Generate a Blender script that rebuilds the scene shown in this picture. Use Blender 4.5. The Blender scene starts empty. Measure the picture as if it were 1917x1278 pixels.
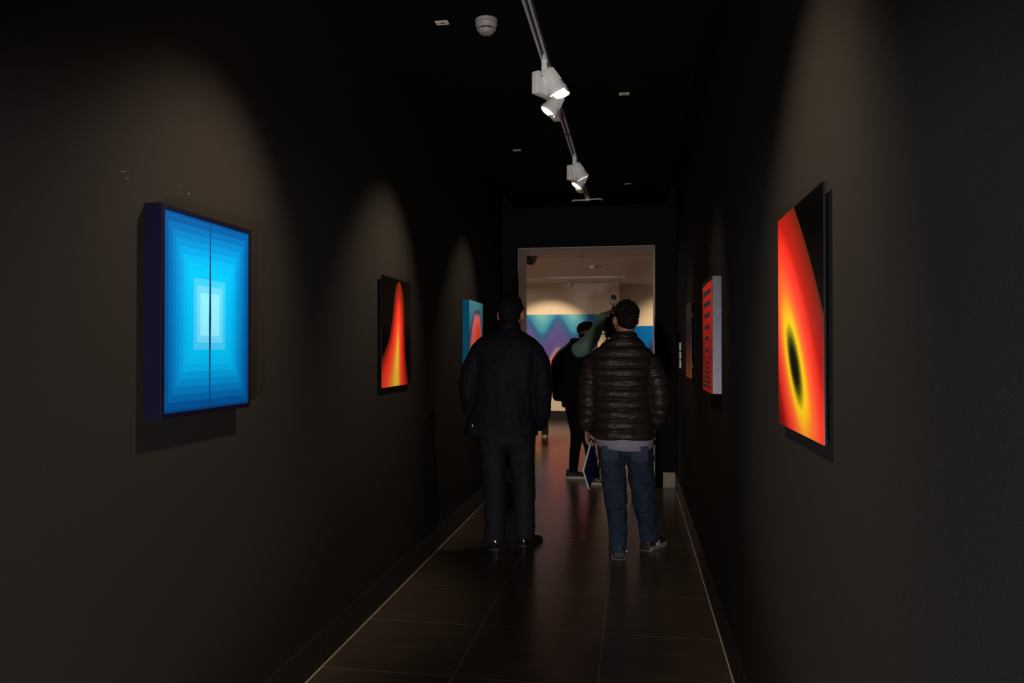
import bpy, bmesh, math, random
from mathutils import Vector, Matrix, Euler
PI = math.pi
S = bpy.context.scene
COL = S.collection
random.seed(7)

# ------------------------------------------------------------------ camera, world, exposure
cam_d = bpy.data.cameras.new('camera'); cam = bpy.data.objects.new('camera', cam_d); COL.objects.link(cam)
cam_d.sensor_width = 36.0; cam_d.lens = 1390.0/1917.0*36.0
cam_d.clip_start = 0.05; cam_d.clip_end = 60
cam.location = (0, 0, 1.4)
cam.rotation_euler = (math.radians(90+0.742), 0, math.radians(9.356))
S.camera = cam
w = bpy.data.worlds.new('world'); S.world = w; w.use_nodes = True
w.node_tree.nodes['Background'].inputs[0].default_value = (0.75, 0.85, 1.0, 1)
w.node_tree.nodes['Background'].inputs[1].default_value = 0.05
S.view_settings.view_transform = 'Standard'; S.view_settings.look = 'None'
S.view_settings.exposure = 0.0; S.view_settings.gamma = 1.0
S.view_settings.use_curve_mapping = False
S.cycles.use_denoising = True
S.cycles.max_bounces = 6

WARM = (1.0, 0.82, 0.62)
COOL = (0.92, 0.93, 1.0)
COOLER = (0.80, 0.93, 1.15)
def spot(name, loc, target, power, deg, blend, color=WARM, radius=0.03):
    l = bpy.data.lights.new(name, 'SPOT'); l.energy = power; l.spot_size = math.radians(deg); l.spot_blend = blend
    l.color = color; l.shadow_soft_size = radius
    o = bpy.data.objects.new(name, l); COL.objects.link(o); o.location = loc
    d = Vector(target)-Vector(loc); o.rotation_euler = d.to_track_quat('-Z', 'Y').to_euler()
    return o
XL, XR, XT = -1.385, 0.425, -0.45     # left wall, right wall, track
# the corridor's picture lights, one for each painting (heads are built below at the same spots)
LS = dict(
  p1=((-0.50, 2.42, 2.70), (-1.36, 2.20, 1.50), 158, 68, 1.0),
  p2=((-0.490, 4.20, 2.755), (-1.36, 4.00, 1.52), 150, 64, 1.0),
  p3=((-0.480, 6.20, 2.770), (-1.36, 5.92, 1.52), 120, 62, 1.0),
  r1=((-0.365, 1.62, 2.70), (0.42, 1.94, 1.40), 150, 66, 1.0),
  r2=((-0.365, 3.78, 2.690), (0.36, 4.14, 1.20), 40, 62, 1.0),
  r3=((-0.376, 5.70, 2.70), (0.36, 6.02, 1.20), 26, 60, 1.0),
)
for k, (a, b, p, d, bl) in LS.items():
    spot('picture_light', a, b, p, d, bl)
# added low fill lamps without fixtures, standing in for light from behind the viewer
spot('rear_fill_light', (-1.2, -2.0, 0.5), (0.425, 0.95, 1.02), 600, 28, 0.5, COOLER, 0.10)
spot('rear_fill_light', (0.28, -2.0, 0.5), (-1.385, 1.25, 1.08), 520, 28, 0.5, COOLER, 0.10)
spot('rear_fill_light', (-0.15, -2.0, 0.5), (-0.45, 5.0, 1.45), 600, 50, 0.35, (1.0, 0.96, 0.93), 0.12)
# gallery room at the end: wall washers and general light
spot('picture_light', (-1.62, 13.45, 2.58), (-1.70, 15.0, 1.30), 130, 72, 0.45, (1.0, 0.73, 0.44))
spot('picture_light', (-3.4, 13.45, 2.58), (-3.3, 15.0, 1.25), 80, 80, 0.5, (1.0, 0.73, 0.44))
spot('picture_light', (1.0, 13.6, 2.60), (0.95, 15.5, 1.20), 200, 78, 0.6, (1.0, 0.73, 0.44))
def area(name, loc, size, power, color, rot=(0, 0, 0)):
    l = bpy.data.lights.new(name, 'AREA'); l.shape = 'RECTANGLE'; l.size = size[0]; l.size_y = size[1]
    l.energy = power; l.color = color
    o = bpy.data.objects.new(name, l); COL.objects.link(o); o.location = loc; o.rotation_euler = rot
    return o
area('gallery_ceiling_light', (-3.2, 11.2, 2.70), (1.2, 3.0), 170, (1.0, 0.80, 0.62))
area('gallery_ceiling_light', (3.4, 11.2, 2.70), (1.2, 3.0), 45, (1.0, 0.80, 0.62))

# ------------------------------------------------------------------ helpers
def link(name, me, parent=None, m=None, smooth=False):
    o = bpy.data.objects.new(name, me); COL.objects.link(o)
    if parent: o.parent = parent
    if m:
        for k in (m if isinstance(m, (list, tuple)) else [m]): me.materials.append(k)
    if smooth:
        for p in me.polygons: p.use_smooth = True
    return o
def tag(o, label=None, cat=None, group=None, kind=None):
    if label: o['label'] = label
    if cat: o['category'] = cat
    if group: o['group'] = group
    if kind: o['kind'] = kind
    return o
def empty(name, loc, rz=0, label=None, cat=None, group=None):
    o = bpy.data.objects.new(name, None); COL.objects.link(o); o.location = loc; o.rotation_euler = (0, 0, rz)
    o.empty_display_size = 0.1
    return tag(o, label, cat, group)

class MB:
    """collects shapes of ONE part"""
    def __init__(s): s.bm = bmesh.new(); s.mi = 0
    def _f(s, vs):
        try:
            f = s.bm.faces.new(vs); f.material_index = s.mi; return f
        except ValueError: return None
    def box(s, a, b, bev=0.0, mat=None, seg=2):
        x0, y0, z0 = a; x1, y1, z1 = b
        t = bmesh.new(); bmesh.ops.create_cube(t, size=1)
        for v in t.verts:
            v.co = Vector(((x0+x1)/2+v.co.x*(x1-x0), (y0+y1)/2+v.co.y*(y1-y0), (z0+z1)/2+v.co.z*(z1-z0)))
        if bev: bmesh.ops.bevel(t, geom=t.edges[:], offset=bev, segments=seg, affect='EDGES', profile=0.5)
        if mat is not None: bmesh.ops.transform(t, matrix=mat, verts=t.verts)
        s.merge(t); return s
    def merge(s, t):
        mp = {}
        for v in t.verts: mp[v] = s.bm.verts.new(v.co)
        for f in t.faces: s._f([mp[v] for v in f.verts])
        t.free()
    def rings(s, rings, cap=True):
        R = [[s.bm.verts.new(p) for p in r] for r in rings]
        n = len(R[0])
        for a, b in zip(R, R[1:]):
            for i in range(n): s._f([a[i], a[(i+1) % n], b[(i+1) % n], b[i]])
        if cap: s._f(R[0][::-1]); s._f(R[-1])
        return s
    def lathe(s, prof, seg=24, mat=None, cap=True):
        """profile of (r, z) about z"""
        M = mat or Matrix()
        return s.rings([[M @ Vector((max(r, 1e-4)*math.cos(2*PI*i/seg), max(r, 1e-4)*math.sin(2*PI*i/seg), z)) for i in range(seg)] for r, z in prof], cap)
    def loft(s, secs, seg=32, p=2.3):
        """secs: (cx, cy, z, rx, ry)"""
        rs = []
        for c in secs:
            cx, cy, z, rx, ry = c[:5]; tilt = c[5] if len(c) > 5 else 0.0
            r = []
            for i in range(seg):
                a = 2*PI*i/seg; ca, sa = math.cos(a), math.sin(a)
                x = rx*math.copysign(abs(ca)**(2/p), ca); y = ry*math.copysign(abs(sa)**(2/p), sa)
                r.append(Vector((cx+x, cy+y, z+tilt*y)))
            rs.append(r)
        return s.rings(rs)
    def tube(s, pts, rad, seg=16, sub=6, round_ends=True, flat=1.0, ref=Vector((0, 1, 0))):
        """smooth tapering limb through pts"""
        P = [Vector(p) for p in pts]; n = len(P)
        def cr(a, b, c, d, t):
            return 0.5*((2*b)+(c-a)*t+(2*a-5*b+4*c-d)*t*t+(-a+3*b-3*c+d)*t*t*t)
        Q, Rr = [], []
        for i in range(n-1):
            a = P[max(i-1, 0)]; b = P[i]; c = P[i+1]; d = P[min(i+2, n-1)]
            ra = rad[max(i-1, 0)]; rb = rad[i]; rc = rad[i+1]; rd = rad[min(i+2, n-1)]
            for k in range(sub):
                t = k/sub; Q.append(cr(a, b, c, d, t)); Rr.append(cr(ra, rb, rc, rd, t))
        Q.append(P[-1]); Rr.append(rad[-1])
        rings = []
        def ring(c, T, r):
            X = ref.cross(T)
            if X.length < 1e-3: X = Vector((1, 0, 0)).cross(T)
            X.normalize(); Y = T.cross(X).normalized()
            return [c+X*(r*math.cos(2*PI*i/seg))+Y*(r*flat*math.sin(2*PI*i/seg)) for i in range(seg)]
        Ts = []
        for i in range(len(Q)):
            T = (Q[min(i+1, len(Q)-1)]-Q[max(i-1, 0)]).normalized(); Ts.append(T)
        if round_ends:
            for k in (0.15, 0.5, 0.8):
                rings.append(ring(Q[0]-Ts[0]*Rr[0]*math.sqrt(1-k*k)*0.9, Ts[0], Rr[0]*k))
        for c, T, r in zip(Q, Ts, Rr): rings.append(ring(c, T, r))
        if round_ends:
            for k in (0.8, 0.5, 0.15):
                rings.append(ring(Q[-1]+Ts[-1]*Rr[-1]*math.sqrt(1-k*k)*0.9, Ts[-1], Rr[-1]*k))
        return s.rings(rings)
    def ball(s, c, r, rot=None, u=20, v=14):
        t = bmesh.new(); bmesh.ops.create_uvsphere(t, u_segments=u, v_segments=v, radius=1)
        M = Matrix.Translation(c) @ ((rot or Euler((0, 0, 0))).to_matrix().to_4x4()) @ Matrix.Diagonal((*(r if isinstance(r, (tuple, list)) else (r, r, r)), 1))
        bmesh.ops.transform(t, matrix=M, verts=t.verts); s.merge(t); return s
    def torus(s, c, R, r, mat=None, seg=24, ms=10):
        M = Matrix.Translation(c) @ (mat or Matrix())
        g = [[M @ Vector(((R+r*math.cos(2*PI*j/ms))*math.cos(2*PI*i/seg), (R+r*math.cos(2*PI*j/ms))*math.sin(2*PI*i/seg), r*math.sin(2*PI*j/ms))) for j in range(ms)] for i in range(seg)]
        V = [[s.bm.verts.new(p) for p in row] for row in g]
        for i in range(seg):
            for j in range(ms):
                s._f([V[i][j], V[(i+1) % seg][j], V[(i+1) % seg][(j+1) % ms], V[i][(j+1) % ms]])
        return s
    def prism(s, pts, y0, y1, mat=None):
        """outline in xz, extruded along y"""
        M = mat or Matrix()
        return s.rings([[M @ Vector((x, y0, z)) for x, z in pts], [M @ Vector((x, y1, z)) for x, z in pts]])
    def xform(s, M): bmesh.ops.transform(s.bm, matrix=M, verts=s.bm.verts); return s
    def build(s, name, m=None, parent=None, smooth=False, angle=None):
        bmesh.ops.recalc_face_normals(s.bm, faces=s.bm.faces)
        me = bpy.data.meshes.new(name); s.bm.to_mesh(me); s.bm.free()
        o = link(name, me, parent, m, smooth or angle is not None)
        if angle is not None:
            me.set_sharp_from_angle(angle=math.radians(angle))
        return o
def remesh(o, vox, it=2, disp=None):
    r = o.modifiers.new('join', 'REMESH'); r.mode = 'VOXEL'; r.voxel_size = vox; r.use_smooth_shade = True
    s_ = o.modifiers.new('smooth', 'SMOOTH'); s_.factor = 0.5; s_.iterations = it
    for sc, st, kind in (disp or []):
        t = bpy.data.textures.new('folds', 'CLOUDS'); t.noise_scale = sc; t.noise_depth = 1
        d = o.modifiers.new('folds', 'DISPLACE'); d.texture = t; d.strength = st; d.mid_level = 0.5; d.texture_coords = 'LOCAL'
    return o

# ------------------------------------------------------------------ node expression helper
def lin(r, g, b):
    f = lambda c: (c/255/12.92) if c/255 <= 0.04045 else ((c/255+0.055)/1.055)**2.4
    return (f(r), f(g), f(b), 1)
class X_:
    nt = None
    def __init__(s, k): s.k = k
    @staticmethod
    def m(op, *a, clamp=False):
        n = X_.nt.nodes.new('ShaderNodeMath'); n.operation = op; n.use_clamp = clamp
        for i, v in enumerate(a):
            if isinstance(v, X_): X_.nt.links.new(v.k, n.inputs[i])
            else: n.inputs[i].default_value = float(v)
        return X_(n.outputs[0])
    def __add__(s, o): return X_.m('ADD', s, o)
    __radd__ = __add__
    def __sub__(s, o): return X_.m('SUBTRACT', s, o)
    def __rsub__(s, o): return X_.m('SUBTRACT', o, s)
    def __mul__(s, o): return X_.m('MULTIPLY', s, o)
    __rmul__ = __mul__
    def __truediv__(s, o): return X_.m('DIVIDE', s, o)
    def __gt__(s, o): return X_.m('GREATER_THAN', s, o)
    def __lt__(s, o): return X_.m('LESS_THAN', s, o)
def xabs(a): return X_.m('ABSOLUTE', a)
def xmax(a, b): return X_.m('MAXIMUM', a, b)
def xmin(a, b): return X_.m('MINIMUM', a, b)
def xfloor(a): return X_.m('FLOOR', a)
def xsqrt(a): return X_.m('SQRT', a)
def xsin(a): return X_.m('SINE', a)
def xclamp(a): return X_.m('ADD', a, 0.0, clamp=True)
def xsmooth(a, lo, hi):
    n = X_.nt.nodes.new('ShaderNodeMapRange'); n.interpolation_type = 'SMOOTHSTEP'
    X_.nt.links.new(a.k, n.inputs[0]); n.inputs[1].default_value = lo; n.inputs[2].default_value = hi
    return X_(n.outputs[0])
def ramp(t, stops, mode='LINEAR'):
    n = X_.nt.nodes.new('ShaderNodeValToRGB'); n.color_ramp.interpolation = mode
    e = n.color_ramp.elements
    while len(e) < len(stops): e.new(0.5)
    for q, (p, c) in zip(e, stops):
        q.position = p; q.color = c if isinstance(c, tuple) else (c, c, c, 1)
    X_.nt.links.new(t.k, n.inputs[0]); return X_(n.outputs[0])
def mixc(f, a, b):
    n = X_.nt.nodes.new('ShaderNodeMix'); n.data_type = 'RGBA'
    for i, v in ((0, f), (6, a), (7, b)):
        if isinstance(v, X_): X_.nt.links.new(v.k, n.inputs[i])
        else: n.inputs[i].default_value = v
    return X_(n.outputs[2])
def coords():
    n = X_.nt.nodes.new('ShaderNodeTexCoord'); q = X_.nt.nodes.new('ShaderNodeSeparateXYZ')
    X_.nt.links.new(n.outputs['Object'], q.inputs[0]); return X_(q.outputs[0]), X_(q.outputs[1]), X_(q.outputs[2])
def noise(scale, detail=3, stretch=(1, 1, 1), rot=(0, 0, 0)):
    n = X_.nt.nodes.new('ShaderNodeTexCoord'); mp = X_.nt.nodes.new('ShaderNodeMapping'); q = X_.nt.nodes.new('ShaderNodeTexNoise')
    mp.inputs['Scale'].default_value = stretch; mp.inputs['Rotation'].default_value = rot
    X_.nt.links.new(n.outputs['Object'], mp.inputs[0]); X_.nt.links.new(mp.outputs[0], q.inputs['Vector'])
    q.inputs['Scale'].default_value = scale; q.inputs['Detail'].default_value = detail
    return X_(q.outputs[0])
def mat(name, color=(0.5, 0.5, 0.5), rough=0.6, metal=0.0, spec=0.5, fn=None, bump=None, emit=None, sheen=0, coat=0):
    """fn() -> colour expression; bump: list of (height expression fn, distance)"""
    m = bpy.data.materials.new(name); m.use_nodes = True; nt = m.node_tree; X_.nt = nt
    b = nt.nodes['Principled BSDF']
    b.inputs['Roughness'].default_value = rough; b.inputs['Metallic'].default_value = metal
    b.inputs['Specular IOR Level'].default_value = spec
    b.inputs['Coat Weight'].default_value = coat; b.inputs['Coat Roughness'].default_value = 0.08
    if fn: nt.links.new(fn().k, b.inputs['Base Color'])
    else:
        c = color[:3]; nz = noise(14, 2)
        mx = mixc(nz, (*[k*0.86 for k in c], 1), (*[min(1, k*1.12) for k in c], 1)); nt.links.new(mx.k, b.inputs['Base Color'])
    if sheen: b.inputs['Sheen Weight'].default_value = sheen
    if emit:
        b.inputs['Emission Color'].default_value = (*emit[0], 1); b.inputs['Emission Strength'].default_value = emit[1]
    if bump:
        h, dist = bump; n = nt.nodes.new('ShaderNodeBump'); n.inputs['Distance'].default_value = dist
        nt.links.new(h().k, n.inputs['Height']); nt.links.new(n.outputs[0], b.inputs['Normal'])
    return m

# ------------------------------------------------------------------ materials of the setting
def floor_col():
    x, y, z = coords()
    fx = xabs(((x+1.39+60*0.617)/0.617) - xfloor((x+1.39+60*0.617)/0.617) - 0.5)
    fy = xabs(((y-3.13+60*0.6)/0.6) - xfloor((y-3.13+60*0.6)/0.6) - 0.5)
    line = xmax(fx, fy) > 0.4965
    n1 = noise(3.0, 5, (1, 5, 1)); n2 = noise(60, 2)
    base = mixc(n1, (0.034, 0.024, 0.017, 1), (0.080, 0.058, 0.042, 1))
    base = mixc(n2*0.25, base, (0.06, 0.046, 0.04, 1))
    return mixc(line*0.8, base, (0.22, 0.18, 0.15, 1))
M_floor = mat('dark_brown_floor_tile', rough=0.25, fn=floor_col, bump=(lambda: noise(25, 4, (1, 4, 1)), 0.0008))
M_wall = mat('charcoal_wall_fabric', rough=0.9, spec=0.06, fn=lambda: mixc(noise(260, 1), (0.0118, 0.0094, 0.0076, 1), (0.0182, 0.0146, 0.0118, 1)),
             bump=(lambda: noise(320, 2), 0.0006))
M_black = mat('black_painted_board', (0.0045, 0.0046, 0.0046), 0.7, spec=0.1)
M_ceil = mat('matt_black_ceiling', (0.005, 0.0045, 0.0045), 0.9, spec=0.05)
M_skirt = mat('dark_stone_baseboard', rough=0.5, spec=0.2, fn=lambda: mixc(noise(30, 4, (1, 1, 3)), (0.008, 0.007, 0.006, 1), (0.024, 0.020, 0.016, 1)))
M_grout = mat('pale_grout', (0.55, 0.45, 0.30), 0.8)
M_chip = mat('bare_plaster_chip', (0.18, 0.17, 0.16), 0.9)
M_jamb = mat('grey_painted_jamb', (0.52, 0.48, 0.47), 0.6)
M_cream = mat('cream_gallery_wall', rough=0.8, fn=lambda: mixc(noise(50, 2), (0.60, 0.53, 0.45, 1), (0.66, 0.585, 0.50, 1)))
M_gceil = mat('gallery_ceiling_paint', (0.50, 0.42, 0.36), 0.9)
M_white = mat('white_enamel', (0.92, 0.88, 0.85), 0.4)
M_wht2 = mat('white_plastic', (0.80, 0.75, 0.71), 0.45)
M_rail = mat('aluminium_track', (0.62, 0.59, 0.56), 0.4, metal=0.25)
M_dark = mat('dark_slot', (0.01, 0.01, 0.01), 0.6)
M_blk = mat('black_plastic', (0.012, 0.012, 0.013), 0.4)
M_glow = mat('lit_lens', (0.9, 0.85, 0.75), 0.3, emit=((1.0, 0.80, 0.52), 9.0))
M_det = mat('darkened_white_plastic', (0.30, 0.265, 0.25), 0.5)  # white plastic, base colour darkened to offset the stronger fill light
M_tag = mat('cream_plastic_tag', (0.85, 0.80, 0.62), 0.5)

# ------------------------------------------------------------------ setting
def struct(name, mb, m, **k):
    o = mb.build(name, m, **k); o['kind'] = 'structure'; return o
YB = -2.6; YE = 7.80; YD = 8.40; Y2 = 15.0
struct('floor', MB().box((-7, YB, -0.1), (6, 16, 0)), M_floor)
wl = MB().box((XL-0.15, YB, 0), (XL, YE, 3.1))
wl.mi = 1
for k in range(11):   # tiny chips in the paint above the first picture
    cy, cz = (1.86, 1.89) if k < 6 else (2.13, 1.90)
    a = random.uniform(-0.04, 0.04); b = random.uniform(-0.018, 0.018); r = random.uniform(0.0006, 0.0016)
    wl.box((XL-0.001, cy+a-r, cz+b-r), (XL+0.0003, cy+a+r, cz+b+r))
o = wl.build('wall_left', [M_wall, M_chip]); o['kind'] = 'structure'
struct('wall_right', MB().box((XR, YB, 0), (XR+0.15, YE, 3.1)), M_wall)
# dropped ceiling panel with a shadow gap on either side
struct('ceiling', MB().box((-1.257, YB, 2.92), (0.33, YE, 2.98)).box((XL-0.15, YB, 3.1), (XR+0.15, YE, 3.2)), M_ceil)
DX0, DX1, DZ = -1.22, 0.212, 2.495
e = MB()
e.box((XL-0.15, YE, 0), (DX0, YE+0.04, 3.1)).box((DX1, YE, 0), (0.283, YE+0.04, 3.1)).box((0.283, YE+0.004, 0), (XR+0.15, YE+0.04, 3.1)).box((DX0, YE, DZ), (DX1, YE+0.04, 3.1))
struct('wall_end', e, M_black)
j = MB()
j.box((DX0-0.9, YE+0.04, 0), (DX0, YD, 3.2)).box((DX1, YE+0.04, 0), (DX1+0.9, YD, 3.2)).box((DX0, YE+0.04, DZ), (DX1, YD, 3.2))
j.box((DX0-0.001, YE+0.001, 0), (DX0+0.006, YD, DZ)).box((DX1-0.006, YE+0.001, 0), (DX1+0.001, YD, DZ)).box((DX0, YE+0.001, DZ-0.006), (DX1, YD, DZ+0.001))
struct('trim_1', j, M_jamb)
def baseboard(name, x0, x1, joints):
    m = MB(); ys = [YB]+joints+[YE]
    for a, b in zip(ys, ys[1:]): m.box((x0, a+0.0012, 0.004), (x1, b-0.0012, 0.155), 0.002, seg=1)
    return struct(name, m, M_skirt)
jn = [3.13+0.6*k-4.2 for k in range(0, 15)]
baseboard('baseboard_left', XL, XL+0.012, [v for v in jn if YB < v < YE])
baseboard('baseboard_right', XR-0.012, XR, [v for v in jn if YB < v < YE])
struct('baseboard_end', MB().box((0.285, YE-0.012, 0.003), (XR-0.012, YE+0.002, 0.158), 0.003).box((XL+0.012, YE-0.012, 0.003), (DX0, YE, 0.158), 0.003), mat('worn_stone_baseboard', rough=0.4,
    fn=lambda: mixc(noise(70, 4), (0.01, 0.008, 0.004, 1), (0.42, 0.31, 0.14, 1))))
struct('trim_2', MB().box((XL+0.012, YB, 0), (XL+0.016, YE, 0.003)), M_grout)
struct('trim_3', MB().box((XR-0.017, YB, 0), (XR-0.012, YE, 0.003)), M_grout)
struct('trim_4', MB().box((0.285, YE-0.017, 0), (XR-0.017, YE-0.012, 0.003)), M_grout)
# gallery room beyond
g = MB()
g.box((-6.2, Y2, 0), (-0.298, 15.2, 3.1)); struct('wall_back', g, M_cream)
struct('wall_back_recess', MB().box((-0.498, 15.5, 0), (5.2, 15.7, 3.1)), M_cream)
struct('wall_gallery_left', MB().box((-6.4, YD-0.2, 0), (-6.2, 16, 3.1)), M_cream)
struct('wall_gallery_right', MB().box((5.2, YD-0.2, 0), (5.4, 16, 3.1)), M_cream)
struct('wall_gallery_front', MB().box((-6.2, YD-0.2, 0), (DX0-0.9, YD, 3.1)).box((DX1+0.9, YD-0.2, 0), (5.2, YD, 3.1)), M_cream)
struct('ceiling_gallery', MB().box((-6.4, YD, 2.765), (5.4, 16, 2.86)), M_gceil)
struct('trim_5', MB().box((-6.2, 10.0, 2.70), (5.2, 10.32, 2.766)), mat('tan_beam_paint', (0.46, 0.30, 0.17), 0.8))
struct('baseboard_back', MB().box((-6.2, Y2-0.012, 0), (-0.298, Y2, 0.19)).box((-0.286, 15.488, 0), (5.2, 15.5, 0.19)), M_skirt)

# ------------------------------------------------------------------ paintings
def art(name, W, H, D, loc, rz, label, frame_m, canvas_m, border=0.0, group=None, frame_lab=None, part='frame'):
    """origin at the bottom centre on the wall plane; front faces local -y"""
    t = empty(name, loc, rz, label, 'painting', group)
    f = MB()
    if border:
        b = border
        f.box((-W/2, -D, 0), (-W/2+b, 0, H), 0.001).box((W/2-b, -D, 0), (W/2, 0, H), 0.001)
        f.box((-W/2+b, -D, 0), (W/2-b, 0, b), 0.001).box((-W/2+b, -D, H-b), (W/2-b, 0, H), 0.001)
        f.box((-W/2+b, -0.012, b), (W/2-b, -0.002, H-b))
    else: f.box((-W/2, -D+0.0008, 0), (W/2, 0, H), 0.001)
    fr = f.build(part, frame_m, t)
    if frame_lab: fr['label'] = frame_lab
    c = MB(); q = D-(0.003 if border else 0)
    c.box((-W/2+border, -q-0.0004, border), (W/2-border, -q+0.004, H-border))
    c.build('canvas', canvas_m, t)
    return t
def uv(W, H):
    x, y, z = coords(); return x/W, z/H
GL = 0.55
# blue stepped rectangles
def c_blue():
    u, v = uv(0.5, 0.62)
    q = xmax(xabs(u)/0.5, xabs(v-0.5)/0.5)
    q = (xfloor(q*14)+0.5)/14
    base = ramp(q, [(0.0, (0.22, 0.72, 0.92, 1)), (0.20, (0.19, 0.68, 0.92, 1)), (0.25, (0.11, 0.56, 0.90, 1)), (0.30, (0.08, 0.52, 0.90, 1)), (0.34, (0.0, 0.45, 0.86, 1)), (0.5, (0.0, 0.39, 0.82, 1)), (0.65, (0.0, 0.24, 0.62, 1)),
                    (0.78, (0.0, 0.14, 0.44, 1)), (0.9, (0.0, 0.07, 0.28, 1)), (0.98, (0.0, 0.04, 0.19, 1))])
    half = 0.013 - 0.010*xabs(v-0.48)*2
    ln = xsmooth(xabs(u-0.0)/half, 1.25, 0.7)
    return mixc(ln, base, (0.0, 0.03, 0.10, 1))
art('painting', 0.50, 0.62, 0.055, (XL, 2.175, 1.205), PI/2, 'blue painting of nested glowing rectangles in a deep navy box frame',
    mat('navy_frame_paint', (0.0028, 0.002, 0.009), 0.5, spec=0.1), mat('blue_steps_paint', rough=0.5, fn=c_blue, spec=0.08), 0.014, None, None, 'frame')
# flame on black
def c_flame():
    u, v = uv(0.53, 0.62)
    c = 0.075*v - 0.005 + 0.0
    L = ramp(v, [(0, 0.95), (0.1, 0.8), (0.2, 0.60), (0.31, 0.44), (0.42, 0.31), (0.53, 0.25), (0.63, 0.20), (0.74, 0.17), (0.86, 0.135), (0.92, 0.105), (0.965, 0.05), (0.985, 0.0)])
    R = ramp(v, [(0, 0.43), (0.1, 0.36), (0.31, 0.27), (0.53, 0.225), (0.74, 0.195), (0.86, 0.145), (0.92, 0.105), (0.965, 0.05), (0.985, 0.0)])
    s = u-c
    dl = xmax(0-s, 0.0)/xmax(L, 0.0005); dr = xmax(s, 0.0)/xmax(R, 0.0005)
    t = xclamp(1.0-xmax(dl, dr))
    heat = ramp(v, [(0, 1.0), (0.3, 0.97), (0.42, 0.9), (0.53, 0.8), (0.65, 0.62), (0.76, 0.44), (0.84, 0.26), (0.93, 0.10), (1.0, 0.06)])
    h = X_.m('POWER', t, 0.95)*heat
    col = ramp(h, [(0.0, (0.10, 0.012, 0.004, 1)), (0.2, (0.30, 0.016, 0.006, 1)), (0.42, (0.85, 0.035, 0.018, 1)), (0.62, (1, 0.075, 0.035, 1)), (0.78, (1, 0.24, 0.05, 1)), (0.88, (1, 0.60, 0.04, 1)), (1.0, (1, 0.78, 0.05, 1))])
    return mixc(t > 0.004, (0.0012, 0.0009, 0.0009, 1), col)
def panel_art(name, W, H, D, gap, loc, rz, label, fm, cm, group=None):
    """thin glossy panel held off the wall on a hidden batten"""
    t = empty(name, loc, rz, label, 'painting', group)
    MB().box((-W/2, -gap-D+0.0008, 0), (W/2, -gap, H), 0.0008).build('panel', fm, t)
    for z0 in (0.08, H-0.11): MB().box((-W/2+0.06, -gap, z0), (W/2-0.06, 0, z0+0.03)).build('batten', M_dark, t)
    MB().box((-W/2+0.0005, -gap-D-0.0003, 0.0005), (W/2-0.0005, -gap-D+0.003, H-0.0005)).build('canvas', cm, t)
    return t
M_bpanel = mat('black_gloss_panel', (0.006, 0.006, 0.007), 0.25, spec=0.25)
panel_art('painting', 0.53, 0.62, 0.006, 0.018, (XL, 4.152, 1.198), PI/2, 'black painting with a tall red and yellow flame shape, left wall', M_bpanel, mat('flame_paint', rough=0.3, fn=c_flame, spec=0.02))
# arch on teal, box canvas
def c_arch():
    u, v = uv(0.56, 0.62)
    s = u-0.14
    wo = ramp(v, [(0, 1.0), (0.3, 0.86), (0.5, 0.70), (0.65, 0.58), (0.75, 0.46), (0.82, 0.36), (0.88, 0.22), (0.91, 0.0)])
    wr = wo*(1.0-xsmooth(s, -0.02, 0.02)*0.48)
    d = xmin(1.0-xabs(s)/xmax(wr, 0.001), (0.91-v)/0.3)
    bg = ramp(v, [(0, (0.0, 0.10, 0.26, 1)), (0.5, (0.01, 0.20, 0.42, 1)), (1.0, (0.07, 0.30, 0.45, 1))])
    c = ramp(xclamp(d), [(0.0, (0.05, 0.22, 0.38, 1)), (0.12, (0.07, 0.09, 0.16, 1)), (0.2, (0.12, 0.06, 0.09, 1)), (0.29, (0.22, 0.20, 0.36, 1)), (0.36, (0.75, 0.20, 0.32, 1)), (0.55, (1, 0.18, 0.20, 1)), (0.75, (1, 0.11, 0.06, 1)), (1.0, (1, 0.09, 0.01, 1))])
    return mixc(xsmooth(d, -0.04, 0.04), bg, c)
art('painting', 0.56, 0.62, 0.055, (XL, 6.197, 1.20), PI/2, 'teal canvas with a pink and orange arch, behind the man in the navy jacket',
    mat('teal_canvas_edge', (0.0, 0.19, 0.38), 0.6, spec=0.1), mat('arch_paint', rough=0.55, fn=c_arch, spec=0.06), 0.0, part='canvas_edge')
# glowing dark ellipse, right wall
def c_hole():
    x, y, z = coords()
    px = (x+0.25)-0.206; pz = z-0.168
    a = pz*0.72-px*0.69; b = px*0.72+pz*0.69
    s = xsqrt((a/2.7)*(a/2.7)+b*b)
    s = s - 0.012*xsmooth(b, 0.0, 0.08)
    c = ramp(s/0.32, [(0.0, (0.004, 0.006, 0.002, 1)), (0.07, (0.006, 0.008, 0.002, 1)), (0.105, (0.09, 0.08, 0.004, 1)), (0.14, (0.45, 0.36, 0.006, 1)), (0.17, (1, 0.68, 0.01, 1)), (0.22, (1, 0.44, 0.02, 1)), (0.28, (1, 0.18, 0.03, 1)),
                      (0.40, (0.95, 0.06, 0.03, 1)), (0.52, (0.75, 0.026, 0.016, 1)), (0.60, (0.42, 0.014, 0.008, 1)), (0.78, (0.22, 0.012, 0.006, 1)), (0.90, (0.10, 0.014, 0.005, 1)), (0.915, (0.001, 0.001, 0.001, 1))])
    # a faint dark streak running along the glow
    st = xsmooth(xabs(b+0.26), 0.11, 0.0)*0.75
    return mixc(st, c, (0.12, 0.008, 0.005, 1))
panel_art('painting', 0.51, 0.575, 0.006, 0.014, (XR, 1.955, 1.195), -PI/2, 'fiery red painting with a dark ellipse ringed in yellow, right wall', M_bpanel, mat('ellipse_paint', rough=0.3, fn=c_hole, spec=0.03))
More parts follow.
